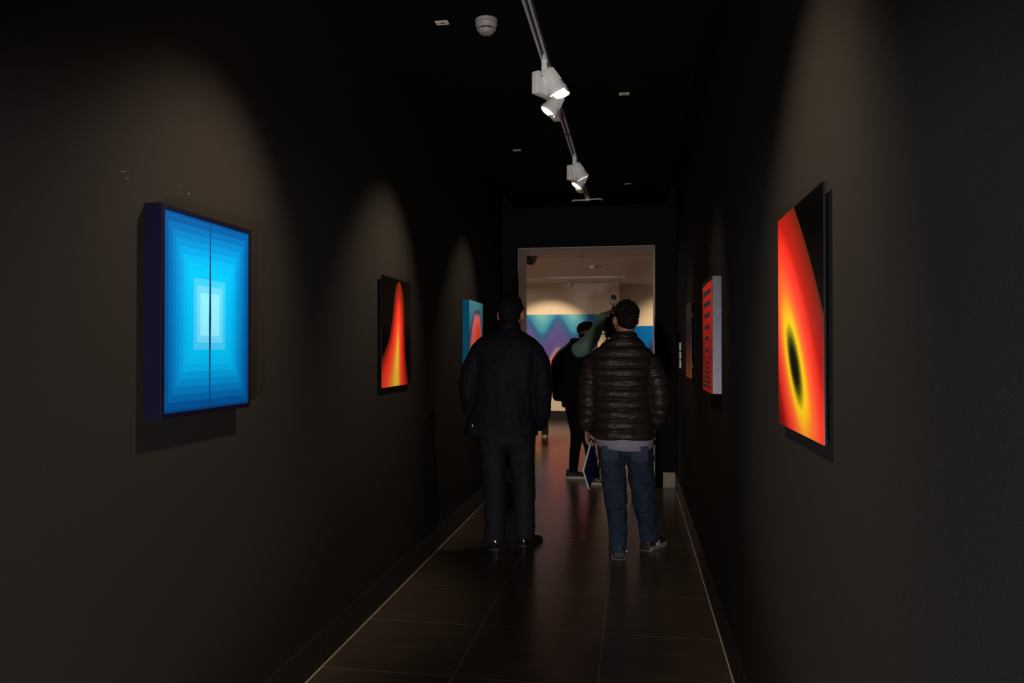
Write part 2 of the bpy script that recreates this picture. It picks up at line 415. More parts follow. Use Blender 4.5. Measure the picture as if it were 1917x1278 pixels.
# red panel with steel bars
def c_bars():
    u, v = uv(0.485, 0.585)
    hot = xsmooth(xabs(v-0.40), 0.32, 0.0)
    base = ramp(v, [(0, lin(235, 62, 40)), (0.2, lin(205, 52, 50)), (0.36, lin(185, 48, 60)), (0.6, lin(235, 50, 38)), (1, lin(245, 54, 36))])
    core = xsmooth(xabs(u), 0.25, 0.05)*hot
    base = mixc(core*0.7, base, lin(225, 75, 35))
    tot = None
    for vc, wd, hh in [(0.885, 0.42, 0.024), (0.785, 0.37, 0.023), (0.682, 0.31, 0.022), (0.578, 0.25, 0.021), (0.475, 0.19, 0.020), (0.372, 0.14, 0.018),
                       (0.262, 0.15, 0.010), (0.215, 0.19, 0.010), (0.172, 0.25, 0.010), (0.130, 0.31, 0.010), (0.088, 0.36, 0.010), (0.047, 0.41, 0.010)]:
        r = (xabs(u) < wd)*(xabs(v-vc) < hh)
        tot = r if tot is None else xmax(tot, r)
    base = mixc(tot, base, lin(42, 68, 92))
    seam = xabs(v-0.305) < 0.003
    return mixc(xmax(seam, v > 0.965), base, lin(40, 28, 22))
art('painting', 0.485, 0.585, 0.047, (XR, 4.025, 1.188), -PI/2, 'red painting with dark grey bars and a deep silver edge',
    mat('brushed_silver_edge', rough=0.42, metal=0.55, fn=lambda: mixc(noise(60, 3, (8, 8, 0.5)), (0.045, 0.043, 0.052, 1), (0.13, 0.127, 0.148, 1))), mat('bars_paint', rough=0.55, fn=c_bars, spec=0.06), 0.0, part='canvas_edge')
# narrow black panel, orange lines at the foot
def c_lines():
    u, v = uv(0.48, 0.57)
    st = ramp(xabs(u*3.0 - xfloor(u*3.0)-0.5)*2.0, [(0.0, 1.0), (0.45, 0.25), (1, 0.0)])
    h = xclamp(1.0-v/0.75)*(0.35+st*0.9)
    return ramp(h, [(0.0, (0.004, 0.004, 0.005, 1)), (0.2, (0.02, 0.004, 0.01, 1)), (0.45, (0.20, 0.014, 0.012, 1)), (0.7, (0.9, 0.20, 0.01, 1)), (1.0, (1.0, 0.42, 0.02, 1))])
panel_art('painting', 0.48, 0.56, 0.008, 0.012, (XR, 5.76, 1.20), -PI/2, 'farthest black painting on the right wall, orange glow at its foot', M_bpanel, mat('lines_paint', rough=0.4, spec=0.02, fn=c_lines))
# three little captions on the right wall
for k in range(3):
    z0 = 1.245+k*0.081
    o = MB().box((XR-0.016, 6.985, z0), (XR, 7.045, z0+0.070), 0.001).build('wall_caption', M_tag)
    o.data.materials[0] = M_tag
    tag(o, ['lowest of three small cream captions near the doorway', 'middle of three small cream captions near the doorway', 'topmost of three small cream captions near the doorway'][k], 'caption', 'captions stacked on the right wall')

# large painting in the gallery
def c_waves():
    u, v = uv(2.4, 1.54)
    x = u*2.4
    h = 0.85+0.12*X_.m('COSINE', (x-0.437)*(2*PI/0.65))
    d = h-v
    sky = ramp(xclamp(0-d), [(0.0, lin(45, 120, 175)), (0.12, lin(70, 150, 190)), (0.3, lin(115, 180, 198))])
    land = ramp(xclamp(d), [(0.0, lin(36, 92, 150)), (0.05, lin(52, 86, 145)), (0.18, lin(80, 78, 152)), (0.30, lin(84, 74, 148)), (0.38, lin(90, 84, 145)), (0.44, lin(140, 135, 160)), (0.49, lin(235, 70, 60)), (0.62, lin(255, 110, 12)), (0.9, lin(200, 85, 15))])
    return mixc(xsmooth(d, -0.05, 0.04), sky, land)
art('painting', 2.4, 1.54, 0.05, (-1.957, Y2, 0.60), 0, 'wide painting of blue and purple waves on the far gallery wall', mat('dull_red_canvas_edge', (0.12, 0.06, 0.08), 0.6), mat('wave_paint', rough=0.6, fn=c_waves, spec=0.06), 0.0, part='canvas_edge')
def c_deep():
    u, v = uv(2.0, 1.4)
    d = v-(0.52+(u+0.5)*1.35)
    return mixc(xsmooth(d, -0.12, 0.03), ramp(v, [(0.5, lin(70, 50, 120)), (0.8, (0.0, 0.03, 0.24, 1)), (1, (0.0, 0.05, 0.3, 1))]), (0.0, 0.13, 0.50, 1))
art('painting', 2.0, 1.4, 0.05, (0.93, 15.5, 0.515), 0, 'deep blue painting at the right edge of the far gallery wall', mat('blue_canvas_edge', (0.0, 0.08, 0.2), 0.6), mat('deep_blue_paint', rough=0.6, fn=c_deep, spec=0.06), 0.0, part='canvas_edge')

# ------------------------------------------------------------------ ceiling fittings
t = empty('lighting_track', (XT, 0, 2.92), 0, 'long grey lighting track running down the middle of the ceiling', 'track')
ZT = -0.035
b = MB()
b.prism([(-0.018, 0), (-0.018, ZT), (-0.007, ZT), (-0.007, -0.008), (0.007, -0.008), (0.007, ZT), (0.018, ZT), (0.018, 0)], YB+0.1, 7.28)
b.build('rail', M_rail, t)
MB().box((-0.0065, YB+0.1, -0.014), (0.0065, 7.275, -0.0085)).build('slot', M_dark, t)
MB().box((-0.02, 7.255, -0.05), (0.02, 7.295, 0), 0.003).build('end_cap', M_rail, t)
MB().tube([(-0.145, 7.262, -0.052), (-0.132, 7.262, -0.043), (-0.05, 7.262, -0.043), (0.0, 7.262, -0.041), (0.06, 7.262, -0.037), (0.12, 7.262, -0.037), (0.14, 7.262, -0.046)], [0.008]*7, 10).build('cross_bar', M_rail, t, smooth=True)
for yy in (3.02, 5.05, 5.75):
    MB().box((-0.021, yy, ZT-0.002), (0.021, yy+0.03, ZT+0.012), 0.001).build('joint_clip', M_dark, t)

def aim(loc, target):
    d = (Vector(target)-Vector(loc)).normalized()
    return d.to_track_quat('-Z', 'Y').to_matrix().to_4x4()
def spotlight(y, side, key, label, visor=False, back=0.012, rec=0.0, boxz=-0.118, boxrot=0.6, boxside=-0.012, metal=M_white, grp='white spotlights on the corridor track'):
    """the lamp's face sits on the light built at the top"""
    lens_p = Vector(LS[key][0]); tg = Vector(LS[key][1])
    t = empty('track_spotlight', (XT, y, 2.885), 0, label, 'spotlight', grp)
    base = Vector((XT, y, 2.885))
    # adapter
    a = MB(); a.box((-0.014, -0.03, -0.03), (0.014, 0.03, 0.004), 0.002).box((-0.009, -0.012, 0.0), (0.009, 0.012, 0.02), 0.001)
    a.prism([(-0.006, 0.0), (0.006, 0.0), (0.002, 0.024), (-0.002, 0.024)], -0.045, -0.03)
    a.box((-0.016, -0.02, -0.068), (0.016, 0.02, -0.028), 0.002)
    a.build('adapter', M_wht2, t)
    # driver box
    R = Matrix.Translation((boxside, 0.01, boxz)) @ Matrix.Rotation(boxrot, 4, 'Z')
    d = MB(); d.box((-0.065, -0.022, -0.056), (0.065, 0.022, 0.056), 0.004, R)
    bx = d.build('driver_box', metal, t, angle=40)
    MB().lathe([(0.004, 0), (0.004, 0.002)], 10, R @ Matrix.Translation((-0.035, -0.0215, 0.035)) @ Matrix.Rotation(PI/2, 4, 'X')).build('screw', M_dark, bx)
    # head
    H = Matrix.Translation(lens_p-base) @ aim(lens_p, tg)       # -z of H points along the beam
    H = H @ Matrix.Translation((0, 0, back))
    h = MB()
    h.lathe([(0.020, 0.120), (0.027, 0.122), (0.030, 0.118), (0.036, 0.085), (0.043, 0.05), (0.047, 0.03), (0.0495, 0.018), (0.053, 0.016), (0.053, 0.0), (0.047, -0.002), (0.0455, 0.004+rec), (0.02, 0.008+rec)], 32, H)
    hd = h.build('lamp_head', metal, t, angle=35)
    f = MB()
    for k in range(20):
        an = 2*PI*k/20
        f.prism([(0.026, 0.118), (0.0325, 0.118), (0.0455, 0.048), (0.038, 0.048)], -0.0014, 0.0014, H @ Matrix.Rotation(an, 4, 'Z'))
    f.build('cooling_fins', metal, hd)
    MB().lathe([(0.0448, 0.004+rec), (0.0448, 0.001+rec), (0.01, -0.001+rec)], 28, H).build('lens', M_glow, hd, smooth=True)
    top = Vector((0, 0, -0.064)); piv = H @ Vector((0, 0, 0.075))
    MB().tube([top, top*0.5+piv*0.5+Vector((0, -0.0, -0.005)), piv], [0.010, 0.012, 0.014], 12).build('yoke', metal, t, smooth=True)
    if visor:
        VA = 20
        v = MB(); n = 14
        for r0, r1 in ((0.0525, 0.0505),):
            ins, outs = [], []
            for k in range(n+1):
                an = math.radians(VA+170*k/n); zz = -0.010-0.026*math.sin(math.radians(180*k/n))**0.5
                outs.append((r0*math.cos(an), r0*math.sin(an), zz)); ins.append((r1*math.cos(an), r1*math.sin(an), zz))
            for k in range(n):
                P = [Vector((outs[k][0], outs[k][1], 0.0)), Vector((outs[k+1][0], outs[k+1][1], 0.0)), Vector(outs[k+1]), Vector(outs[k])]
                Q = [Vector((ins[k][0], ins[k][1], 0.0)), Vector((ins[k+1][0], ins[k+1][1], 0.0)), Vector(ins[k+1]), Vector(ins[k])]
                v.rings([[H @ p for p in P], [H @ p for p in Q]])
        v.build('visor', M_wht2, t)
    return t
spotlight(3.77, 1, 'r2', 'nearer white spotlight aimed at the right wall, with a lit visor', visor=True, back=0.042, rec=0.032, boxrot=1.05, boxside=-0.012)
spotlight(4.24, -1, 'p2', 'nearer glowing white spotlight aimed at the left wall', boxside=0.0, boxrot=1.4, boxz=-0.088)
spotlight(5.70, 1, 'r3', 'farther white spotlight aimed at the right wall', boxrot=1.15, back=0.03, rec=0.034)
spotlight(6.24, -1, 'p3', 'farther glowing white spotlight aimed at the left wall', boxside=0.0, boxrot=1.4, boxz=-0.088)

# smoke detector
t = empty('smoke_detector', (-0.668, 3.33, 2.92), 0, 'round white smoke detector on the black ceiling', 'smoke detector')
MB().lathe([(0.052, 0), (0.052, -0.008), (0.050, -0.012)], 32).build('base_plate', M_det, t, angle=30)
MB().lathe([(0.050, -0.013), (0.051, -0.022), (0.044, -0.036), (0.040, -0.040)], 32).build('housing', M_det, t, angle=30)
MB().lathe([(0.0375, -0.039), (0.0375, -0.047)], 32).build('vent_slot', M_dark, t)
for k in range(8):
    MB().box((0.034, -0.0015, -0.048), (0.042, 0.0015, -0.038), 0, Matrix.Rotation(k*PI/4+0.2, 4, 'Z')).build('vent_rib', M_det, t)
MB().lathe([(0.040, -0.047), (0.038, -0.052), (0.028, -0.062), (0.012, -0.066)], 32).build('cap', M_det, t, angle=30)
# small cream tags on the ceiling
for x, y, lab in ((-0.875, 3.320, 'small cream ceiling tag beside the smoke detector'), (-0.056, 4.42, 'small cream ceiling tag right of the nearer spotlights'),
                  (-0.873, 5.535, 'small cream ceiling tag left of the track'), (-0.059, 6.81, 'small cream ceiling tag right of the farther spotlights')):
    t = empty('ceiling_tag', (x, y, 2.92), 0, lab, 'tag', 'cream tags on the ceiling')
    MB().box((-0.030, -0.021, -0.002), (0.030, 0.021, 0), 0.0006).build('plate', M_tag, t)
    MB().box((-0.012, -0.004, -0.0028), (0.014, 0.004, -0.0015)).build('printed_mark', M_dark, t)

# gallery fittings
M_gt = mat('cream_track', (0.74, 0.68, 0.60), 0.4)
t = empty('gallery_track', (-3.0, 13.6, 2.765), 0, 'pale horizontal lighting track on the gallery ceiling', 'track')
MB().box((-2.8, -0.02, -0.032), (2.83, 0.02, 0), 0.003).build('rail', M_gt, t)
def little_spot(x, y, z, tgt, m, label, sc=1.0, rz=0, name='gallery_spotlight', L=0.06):
    t = empty(name, (x, y, z), 0, label, 'spotlight')
    MB().box((-0.012, -0.012, -L), (0.012, 0.012, 0), 0.002).build('stem', m, t)
    A = Matrix.Translation((0.045*sc, 0, -L-0.045*sc)) @ aim((x, y, z), tgt)
    MB().torus((0, 0, 0), 0.052*sc, 0.006*sc, Matrix.Translation((0.0, 0, -L-0.03*sc)) @ Matrix.Rotation(PI/2, 4, 'X')).build('yoke', m, t, smooth=True)
    hd = MB().lathe([(0.03*sc, 0.08*sc), (0.045*sc, 0.06*sc), (0.052*sc, -0.03*sc), (0.052*sc, -0.06*sc), (0.046*sc, -0.06*sc), (0.04*sc, -0.035*sc)], 20, A).build('lamp_head', m, t, angle=40)
    MB().lathe([(0.045*sc, -0.045*sc), (0.045*sc, -0.05*sc)], 20, A).build('lens', M_dark if m is not M_gt else M_wht2, hd)
    return t
little_spot(-1.20, 13.6, 2.733, (-1.25, 15, 1.4), mat('grey_lamp_metal', (0.40, 0.37, 0.32), 0.5), 'grey spotlight hanging from the gallery track', 0.9)
t = empty('loudspeaker', (-1.375, 9.9, 2.765), 0, 'black loudspeaker at the upper left corner of the doorway', 'loudspeaker')
MB().box((-0.015, -0.015, -0.06), (0.015, 0.015, 0), 0.002).build('bracket', M_blk, t)
s = MB()
s.rings([[Vector((x*k, yy, -0.125+z*k)) for x, z in ((-0.085, -0.02), (-0.05, -0.075), (0.02, -0.08), (0.06, -0.05), (0.088, 0.03), (0.06, 0.07), (-0.06, 0.075), (-0.09, 0.03))] for yy, k in ((-0.07, 0.9), (-0.06, 1.0), (0.06, 0.95), (0.07, 0.8))])
s.build('cabinet', M_blk, t, angle=40)
MB().lathe([(0.045, 0), (0.045, 0.003), (0.02, 0.001)], 20, Matrix.Translation((0, -0.070, -0.125)) @ Matrix.Rotation(PI/2, 4, 'X')).build('cone', M_dark, t)
t = empty('smoke_detector', (-0.66, 11.9, 2.765), 0, 'small cream smoke detector on the gallery ceiling', 'smoke detector')
MB().lathe([(0.05, 0), (0.05, -0.018), (0.035, -0.04), (0.01, -0.046)], 20).build('housing', M_gt, t, angle=30)
MB().tube([(0.045, 0, -0.02), (0.06, 0, -0.035), (0.075, 0, -0.01), (0.16, 0, -0.004)], [0.008, 0.009, 0.005, 0.003], 8).build('cable', M_blk, t, smooth=True)
o = MB().lathe([(0.03, 0), (0.03, -0.006), (0.012, -0.010)], 16, Matrix.Translation((-0.70, 10.15, 2.70))).build('ceiling_sensor', M_blk)
tag(o, 'tiny dark sensor under the tan beam inside the gallery', 'sensor')
# bench in the gallery, its two end panels show beside the man's jacket
M_bench = mat('grey_bench_laminate', (0.10, 0.095, 0.095), 0.5)
MF = mat('brass_foot', (0.5, 0.38, 0.2), 0.4, metal=0.7)
t = empty('gallery_bench', (-1.42, 11.5, 0), 0, 'dark grey bench standing in the gallery, behind the man in the navy jacket', 'bench')
MB().box((-0.95, -0.62, 0.40), (0.03, 0.68, 0.46), 0.006).build('seat', M_bench, t, angle=40)
for x0, y0 in ((-0.075, -0.60), (-0.02, 0.55), (-0.93, -0.60), (-0.93, 0.55)):
    l = MB().box((x0-0.06, y0, 0.035), (x0+0.05, y0+0.07, 0.40), 0.004).build('leg', M_bench, t, angle=40)
    for dx in (-0.055, 0.025): MB().box((x0+dx, y0+0.01, 0), (x0+dx+0.02, y0+0.05, 0.035)).build('foot', MF, l)

# ------------------------------------------------------------------ people
def fabric(name, c, rough=0.75, bs=30, bd=0.004, stretch=(1, 1, 1), sheen=0.0, spec=0.3, rot=(0, 0, 0)):
    return mat(name, rough=rough, spec=spec, sheen=sheen, fn=lambda: mixc(noise(90, 2), (*[k*0.8 for k in c], 1), (*[k*1.2 for k in c], 1)),
               bump=(lambda: noise(bs, 3, stretch, rot), bd))
M_skin = mat('skin', rough=0.5, fn=lambda: mixc(noise(30, 3), (0.32, 0.145, 0.095, 1), (0.40, 0.19, 0.125, 1)))
M_hair = mat('black_hair', rough=0.75, spec=0.1, fn=lambda: mixc(noise(120, 3, (1, 1, 0.2)), (0.004, 0.003, 0.0025, 1), (0.012, 0.009, 0.007, 1)), bump=(lambda: noise(180, 3, (1, 1, 0.3)), 0.004))
M_curl = mat('curly_black_hair', rough=0.7, spec=0.12, fn=lambda: mixc(noise(120, 3), (0.004, 0.003, 0.0025, 1), (0.014, 0.0095, 0.007, 1)), bump=(lambda: noise(110, 3), 0.006))

def P3(*a): return Vector(a)
def hand(mb, wrist, d, palm_n, curl=0.5, size=1.0, thumb=1, spread=1.0):
    """five-fingered hand. d: direction of the fingers, palm_n: the way the palm faces, fingers curl towards it"""
    d = Vector(d).normalized(); n = Vector(palm_n); n = (n-d*n.dot(d)).normalized(); s = d.cross(n)*thumb  # s: thumb side
    W = Vector(wrist); k = size
    mb.tube([W-d*0.03*k, W+d*0.01*k, W+d*0.05*k, W+d*0.085*k], [0.025*k, 0.026*k, 0.036*k, 0.036*k], 16, flat=0.48, ref=n)
    for i, (off, L) in enumerate(((0.030, 0.072), (0.010, 0.082), (-0.011, 0.077), (-0.030, 0.060))):
        p = W+d*0.085*k+s*off*k*spread; pts = [p-d*0.02*k]; ang = 0.15*curl
        for seg, ln in enumerate((0.45, 0.30, 0.25)):
            pts.append(pts[-1]+(d*math.cos(ang)+n*math.sin(ang)+s*off*1.2*spread)*(L*ln*k+(0.02*k if seg == 0 else 0)))
            ang += curl*(0.9+0.1*i)
        mb.tube(pts, [0.0098*k, 0.0095*k, 0.0085*k, 0.0075*k], 10, 4)
    tb = W+d*0.03*k+s*0.026*k
    mb.tube([tb-d*0.01*k, tb+(d*0.6+s*0.7+n*0.35)*0.035*k, tb+(d*0.95+s*0.65+n*0.6)*0.062*k, tb+(d*1.2+s*0.45+n*0.85)*0.075*k], [0.013*k, 0.012*k, 0.0105*k, 0.0085*k], 10, 4)

def head(mb, c, yaw=0.0, tilt=0.0, s=1.0):
    """c: head centre; faces +y turned by yaw"""
    M = Matrix.Translation(c) @ Euler((tilt, 0, yaw)).to_matrix().to_4x4() @ Matrix.Scale(s, 4)
    t = MB()
    t.ball((0, -0.012, 0.025), (0.075, 0.094, 0.092)); t.ball((0, 0.02, -0.03), (0.062, 0.075, 0.085)); t.ball((0, 0.055, -0.075), (0.036, 0.035, 0.032))
    t.tube([(0, 0.085, 0.02), (0, 0.103, -0.012), (0, 0.112, -0.024)], [0.008, 0.011, 0.014], 10)     # nose
    t.ball((0, 0.086, -0.052), (0.024, 0.012, 0.007)); t.ball((0, 0.084, -0.062), (0.021, 0.012, 0.007))    # lips
    for k in (-1, 1):
        t.ball((k*0.031, 0.078, 0.008), (0.014, 0.012, 0.009)); t.tube([(k*0.012, 0.088, 0.026), (k*0.034, 0.084, 0.030), (k*0.052, 0.070, 0.024)], [0.006]*3, 8)
        t.ball((k*0.083, -0.012, -0.012), (0.010, 0.020, 0.033), Euler((0.15, 0, -k*0.55)))           # ear
        t.ball((k*0.074, 0.004, -0.034), (0.008, 0.010, 0.012))
        t.ball((k*0.045, 0.045, -0.04), (0.022, 0.03, 0.035))
    t.xform(M)
    mb.merge(t.bm)
    return M
def hair(M, parent, m, name='hair', bottom=-0.055, curly=False, vol=1.0):
    t = MB()
    t.ball((0, -0.020, 0.032), (0.080*vol, 0.097*vol, 0.096*vol))
    t.ball((0, -0.045, -0.015), (0.070*vol, 0.066*vol, 0.062))
    t.ball((0, 0.035, 0.080), (0.060*vol, 0.055, 0.040*vol))
    for k in (-1, 1): t.ball((k*0.064, -0.002, 0.022), (0.017, 0.05, 0.045)); t.ball((k*0.068, 0.034, 0.0), (0.009, 0.014, 0.034))
    if curly:
        for k in range(170):
            th = random.uniform(0, 2*PI); ph = math.acos(random.uniform(-0.25, 1))
            d = Vector((math.sin(ph)*math.cos(th), math.sin(ph)*math.sin(th), math.cos(ph)))
            if d.y > 0.75: continue
            t.ball((d.x*0.082*vol, -0.020+d.y*0.098*vol, 0.030+d.z*0.097*vol), random.uniform(0.008, 0.013), u=8, v=6)
    t.xform(M)
    o = t.build(name, m, parent)
    remesh(o, 0.004, 1 if curly else 3, None if curly else [(0.03, 0.006, 0)])
    return o
def shoe(parent, M, mu, ms, name='shoe', L=0.29, Wd=0.052, sole_h=0.028, high=0.075, stripes=None, heel=None):
    """toe towards +y, heel near y=-L*0.3; z=0 the ground"""
    secs = [(-0.30, 0.60, 0.80), (-0.27, 0.78, 1.0), (-0.18, 0.82, 1.05), (-0.05, 0.80, 1.0), (0.10, 0.86, 0.84), (0.28, 0.98, 0.66), (0.45, 1.0, 0.52), (0.58, 0.88, 0.44), (0.67, 0.62, 0.34), (0.70, 0.35, 0.24)]
    u = MB(); rs = []
    for a, wf, hf in secs:
        r = []
        for i in range(20):
            an = 2*PI*i/20; x = math.cos(an); z = math.sin(an)
            zz = sole_h*0.6 + (hf*high*max(z, 0)**0.8 if z > 0 else z*sole_h*0.4)
            narrow = 1-0.16*max(z, 0)**1.5
            r.append(Vector((Wd*wf*x*narrow, a*L, zz)))
        rs.append(r)
    u.rings(rs); u.xform(M)
    up = u.build(name, mu, parent, smooth=True)
    so = MB(); out = [(-0.315, 0.3), (-0.30, 0.62), (-0.25, 0.82), (-0.1, 0.84), (0.1, 0.86), (0.3, 1.02), (0.5, 1.05), (0.62, 0.86), (0.70, 0.5), (0.725, 0.2)]
    pl = [(Wd*1.06*b, a*L) for a, b in out]+[(-Wd*1.06*b, a*L) for a, b in out[::-1]]
    def ring(k, z): return [Vector((x*k, 0.2*L+(y-0.2*L)*k, z)) for x, y in pl]
    so.rings([ring(0.94, 0.0), ring(1.0, 0.004), ring(1.0, sole_h*0.8), ring(0.95, sole_h)]); so.xform(M)
    s2 = so.build('sole', ms, up, angle=50)
    if heel:
        h = MB(); h.box((-Wd*0.70, -L*0.326, 0.006), (Wd*0.70, -L*0.27, high*0.62), 0.008); h.xform(M); h.build('heel_counter', heel, up, smooth=True)
    if stripes:
        m, pts, tx = stripes
        for sd in (-1, 1):
            q = MB()
            for (y0, z0, y1, z1) in pts:
                q.box((-0.5, -0.5, -0.5), (0.5, 0.5, 0.5), 0, Matrix.Translation((sd*Wd*tx, (y0+y1)/2*L, (z0+z1)/2)) @ Matrix.Rotation(-sd*0.35, 4, 'Y') @ Matrix.Rotation(math.atan2(z1-z0, (y1-y0)*L), 4, 'X') @ Matrix.Diagonal((0.012, math.hypot((y1-y0)*L, z1-z0), 0.009, 1)))
            q.xform(M); q.build('side_marking', m, up)
    return up

# ---- man in the navy jacket
def man_navy():
    t = empty('person', (-0.905, 5.27, 0), 0, 'man seen from behind in a plain dark navy jacket, hands in his pockets', 'person')
    hc = P3(0.028, 0.02, 1.672)
    b = MB(); HM = head(b, hc, -0.12, 0.05, 1.12)
    b.tube([(0.02, -0.005, 1.50), (0.026, 0.005, 1.57), (0.028, 0.01, 1.62)], [0.062, 0.057, 0.056], 18)
    b.loft([(0, 0.0, 0.86, 0.13, 0.09), (0, 0, 1.0, 0.14, 0.095), (0, 0, 1.2, 0.16, 0.10), (0.01, 0, 1.38, 0.18, 0.10), (0.02, 0, 1.48, 0.13, 0.08), (0.025, 0, 1.54, 0.06, 0.06)])
    for k, xw in ((-1, 0.0), (1, 0.0)):
        b.tube([(k*0.17, 0, 1.44), (k*0.25, -0.03, 1.12), (k*0.22, 0.08, 0.92)], [0.045, 0.036, 0.027], 14)
        hand(b, (k*0.195, 0.085, 0.915), (-k*0.95, 0.10, -0.45), (-k*0.2, -1, 0.1), 0.4, 0.9, -k)
    b.tube([(-0.08, 0, 0.90), (-0.085, 0.01, 0.50), (-0.075, -0.06, 0.13), (-0.075, -0.06, 0.09)], [0.075, 0.055, 0.034, 0.028], 16)
    b.tube([(0.08, 0, 0.90), (0.10, 0.04, 0.50), (0.118, 0.04, 0.13), (0.118, 0.05, 0.09)], [0.075, 0.055, 0.034, 0.028], 16)
    o = b.build('body', M_skin, t); remesh(o, 0.005, 2)
    hair(HM, t, M_hair)
    # jacket
    m = fabric('navy_jacket_cloth', (0.0070, 0.0062, 0.0105), 0.7, 8, 0.02, (1.4, 1.4, 0.6), spec=0.12)
    j = MB()
    j.loft([(-0.045, 0.0, 0.795, 0.255, 0.150), (-0.045, 0, 0.80, 0.268, 0.158), (-0.04, 0, 0.84, 0.262, 0.158), (-0.03, 0, 0.93, 0.238, 0.150), (-0.015, 0, 1.05, 0.222, 0.145), (0, 0, 1.20, 0.228, 0.145),
            (0.0, 0, 1.33, 0.238, 0.142), (-0.005, 0, 1.42, 0.240, 0.130), (0.0, -0.005, 1.475, 0.222, 0.112), (0.01, -0.005, 1.510, 0.172, 0.096), (0.016, -0.002, 1.540, 0.112, 0.086), (0.020, 0, 1.56, 0.076, 0.074)], 40, 2.4)
    j.tube([(-0.198, 0, 1.405), (-0.258, -0.02, 1.27), (-0.272, -0.035, 1.10), (-0.262, 0.02, 0.99), (-0.225, 0.09, 0.90)], [0.074, 0.074, 0.066, 0.062, 0.054], 20)
    j.tube([(0.193, 0, 1.405), (0.250, -0.02, 1.27), (0.262, -0.035, 1.10), (0.252, 0.01, 0.97), (0.222, 0.08, 0.875)], [0.074, 0.074, 0.068, 0.064, 0.055], 20)
    jo = j.build('jacket', m, t); remesh(jo, 0.008, 3, [(0.16, 0.022, 0), (0.06, 0.008, 0)])
    c = MB(); n = 36; rr = []
    for zz, rx, ry, th in ((1.532, 0.087, 0.083, 0), (1.572, 0.078, 0.078, 0), (1.598, 0.072, 0.074, 0), (1.600, 0.066, 0.068, 0), (1.545, 0.070, 0.070, 0)):
        rr.append([Vector((0.020+rx*math.cos(2*PI*i/n), 0.0+ry*math.sin(2*PI*i/n), zz+0.012*math.sin(2*PI*i/n+PI))) for i in range(n)])
    c.rings(rr, cap=False); c.build('collar', m, jo, smooth=True)
    lg = MB(); lg.box((-0.222, -0.158, 0.868), (-0.217, -0.150, 0.886)); lg.build('emblem', mat('silver_print', (0.6, 0.6, 0.6), 0.5), jo)
    # trousers
    m2 = fabric('black_trouser_cloth', (0.0075, 0.0066, 0.0070), 0.8, 11, 0.015, (1.5, 1.5, 0.7))
    p = MB()
    p.loft([(0, 0.0, 0.74, 0.185, 0.115), (0, 0, 0.80, 0.20, 0.125), (0, 0, 0.93, 0.19, 0.12), (0, 0, 0.97, 0.18, 0.11)], 32, 2.4)
    p.tube([(-0.098, 0.0, 0.80), (-0.100, 0.015, 0.62), (-0.090, 0.01, 0.46), (-0.080, -0.045, 0.26), (-0.076, -0.062, 0.045)], [0.104, 0.092, 0.082, 0.076, 0.074], 24, round_ends=False)
    p.tube([(0.095, 0.0, 0.80), (0.105, 0.035, 0.62), (0.115, 0.05, 0.46), (0.120, 0.045, 0.26), (0.120, 0.045, 0.052)], [0.104, 0.094, 0.084, 0.078, 0.072], 24, round_ends=False)
    po = p.build('trousers', m2, t); remesh(po, 0.007, 2, [(0.12, 0.018, 0), (0.05, 0.006, 0)])
    ml = mat('polished_black_leather', (0.010, 0.010, 0.011), 0.16, coat=0.5); ms = mat('black_rubber', (0.012, 0.012, 0.012), 0.6)
    shoe(t, Matrix.Translation((-0.072, -0.045, 0)) @ Matrix.Rotation(0.05, 4, 'Z') @ Matrix.Rotation(0.03, 4, 'X'), ml, ms, sole_h=0.022, high=0.085)
    shoe(t, Matrix.Translation((0.128, 0.065, 0)) @ Matrix.Rotation(-0.35, 4, 'Z'), ml, ms, sole_h=0.022, high=0.085)
    return t
man_navy()

# ---- man in the brown quilted jacket, holding a booklet
def puff(z, pitch, amp): 
    f = (z/pitch) % 1.0
    return amp*(abs(math.sin(PI*f))**0.45)
def quilt(pts, rad, pitch, amp, sub):
    """resample a limb finely with quilted rings"""
    P = [Vector(p) for p in pts]; out, rr = [], []; s_ = 0.0
    N = sub; tot = sum((a-b).length for a, b in zip(P, P[1:]))
    for i in range(len(P)-1):
        a = P[max(i-1, 0)]; b = P[i]; c = P[i+1]; d = P[min(i+2, len(P)-1)]
        for k in range(N):
            t = k/N
            q = 0.5*((2*b)+(c-a)*t+(2*a-5*b+4*c-d)*t*t+(-a+3*b-3*c+d)*t*t*t)
            if out: s_ += (q-out[-1]).length
            out.append(q); rr.append(rad[i]*(1-t)+rad[i+1]*t+puff(s_, pitch, amp))
    out.append(P[-1]); rr.append(rad[-1])
    return out, rr
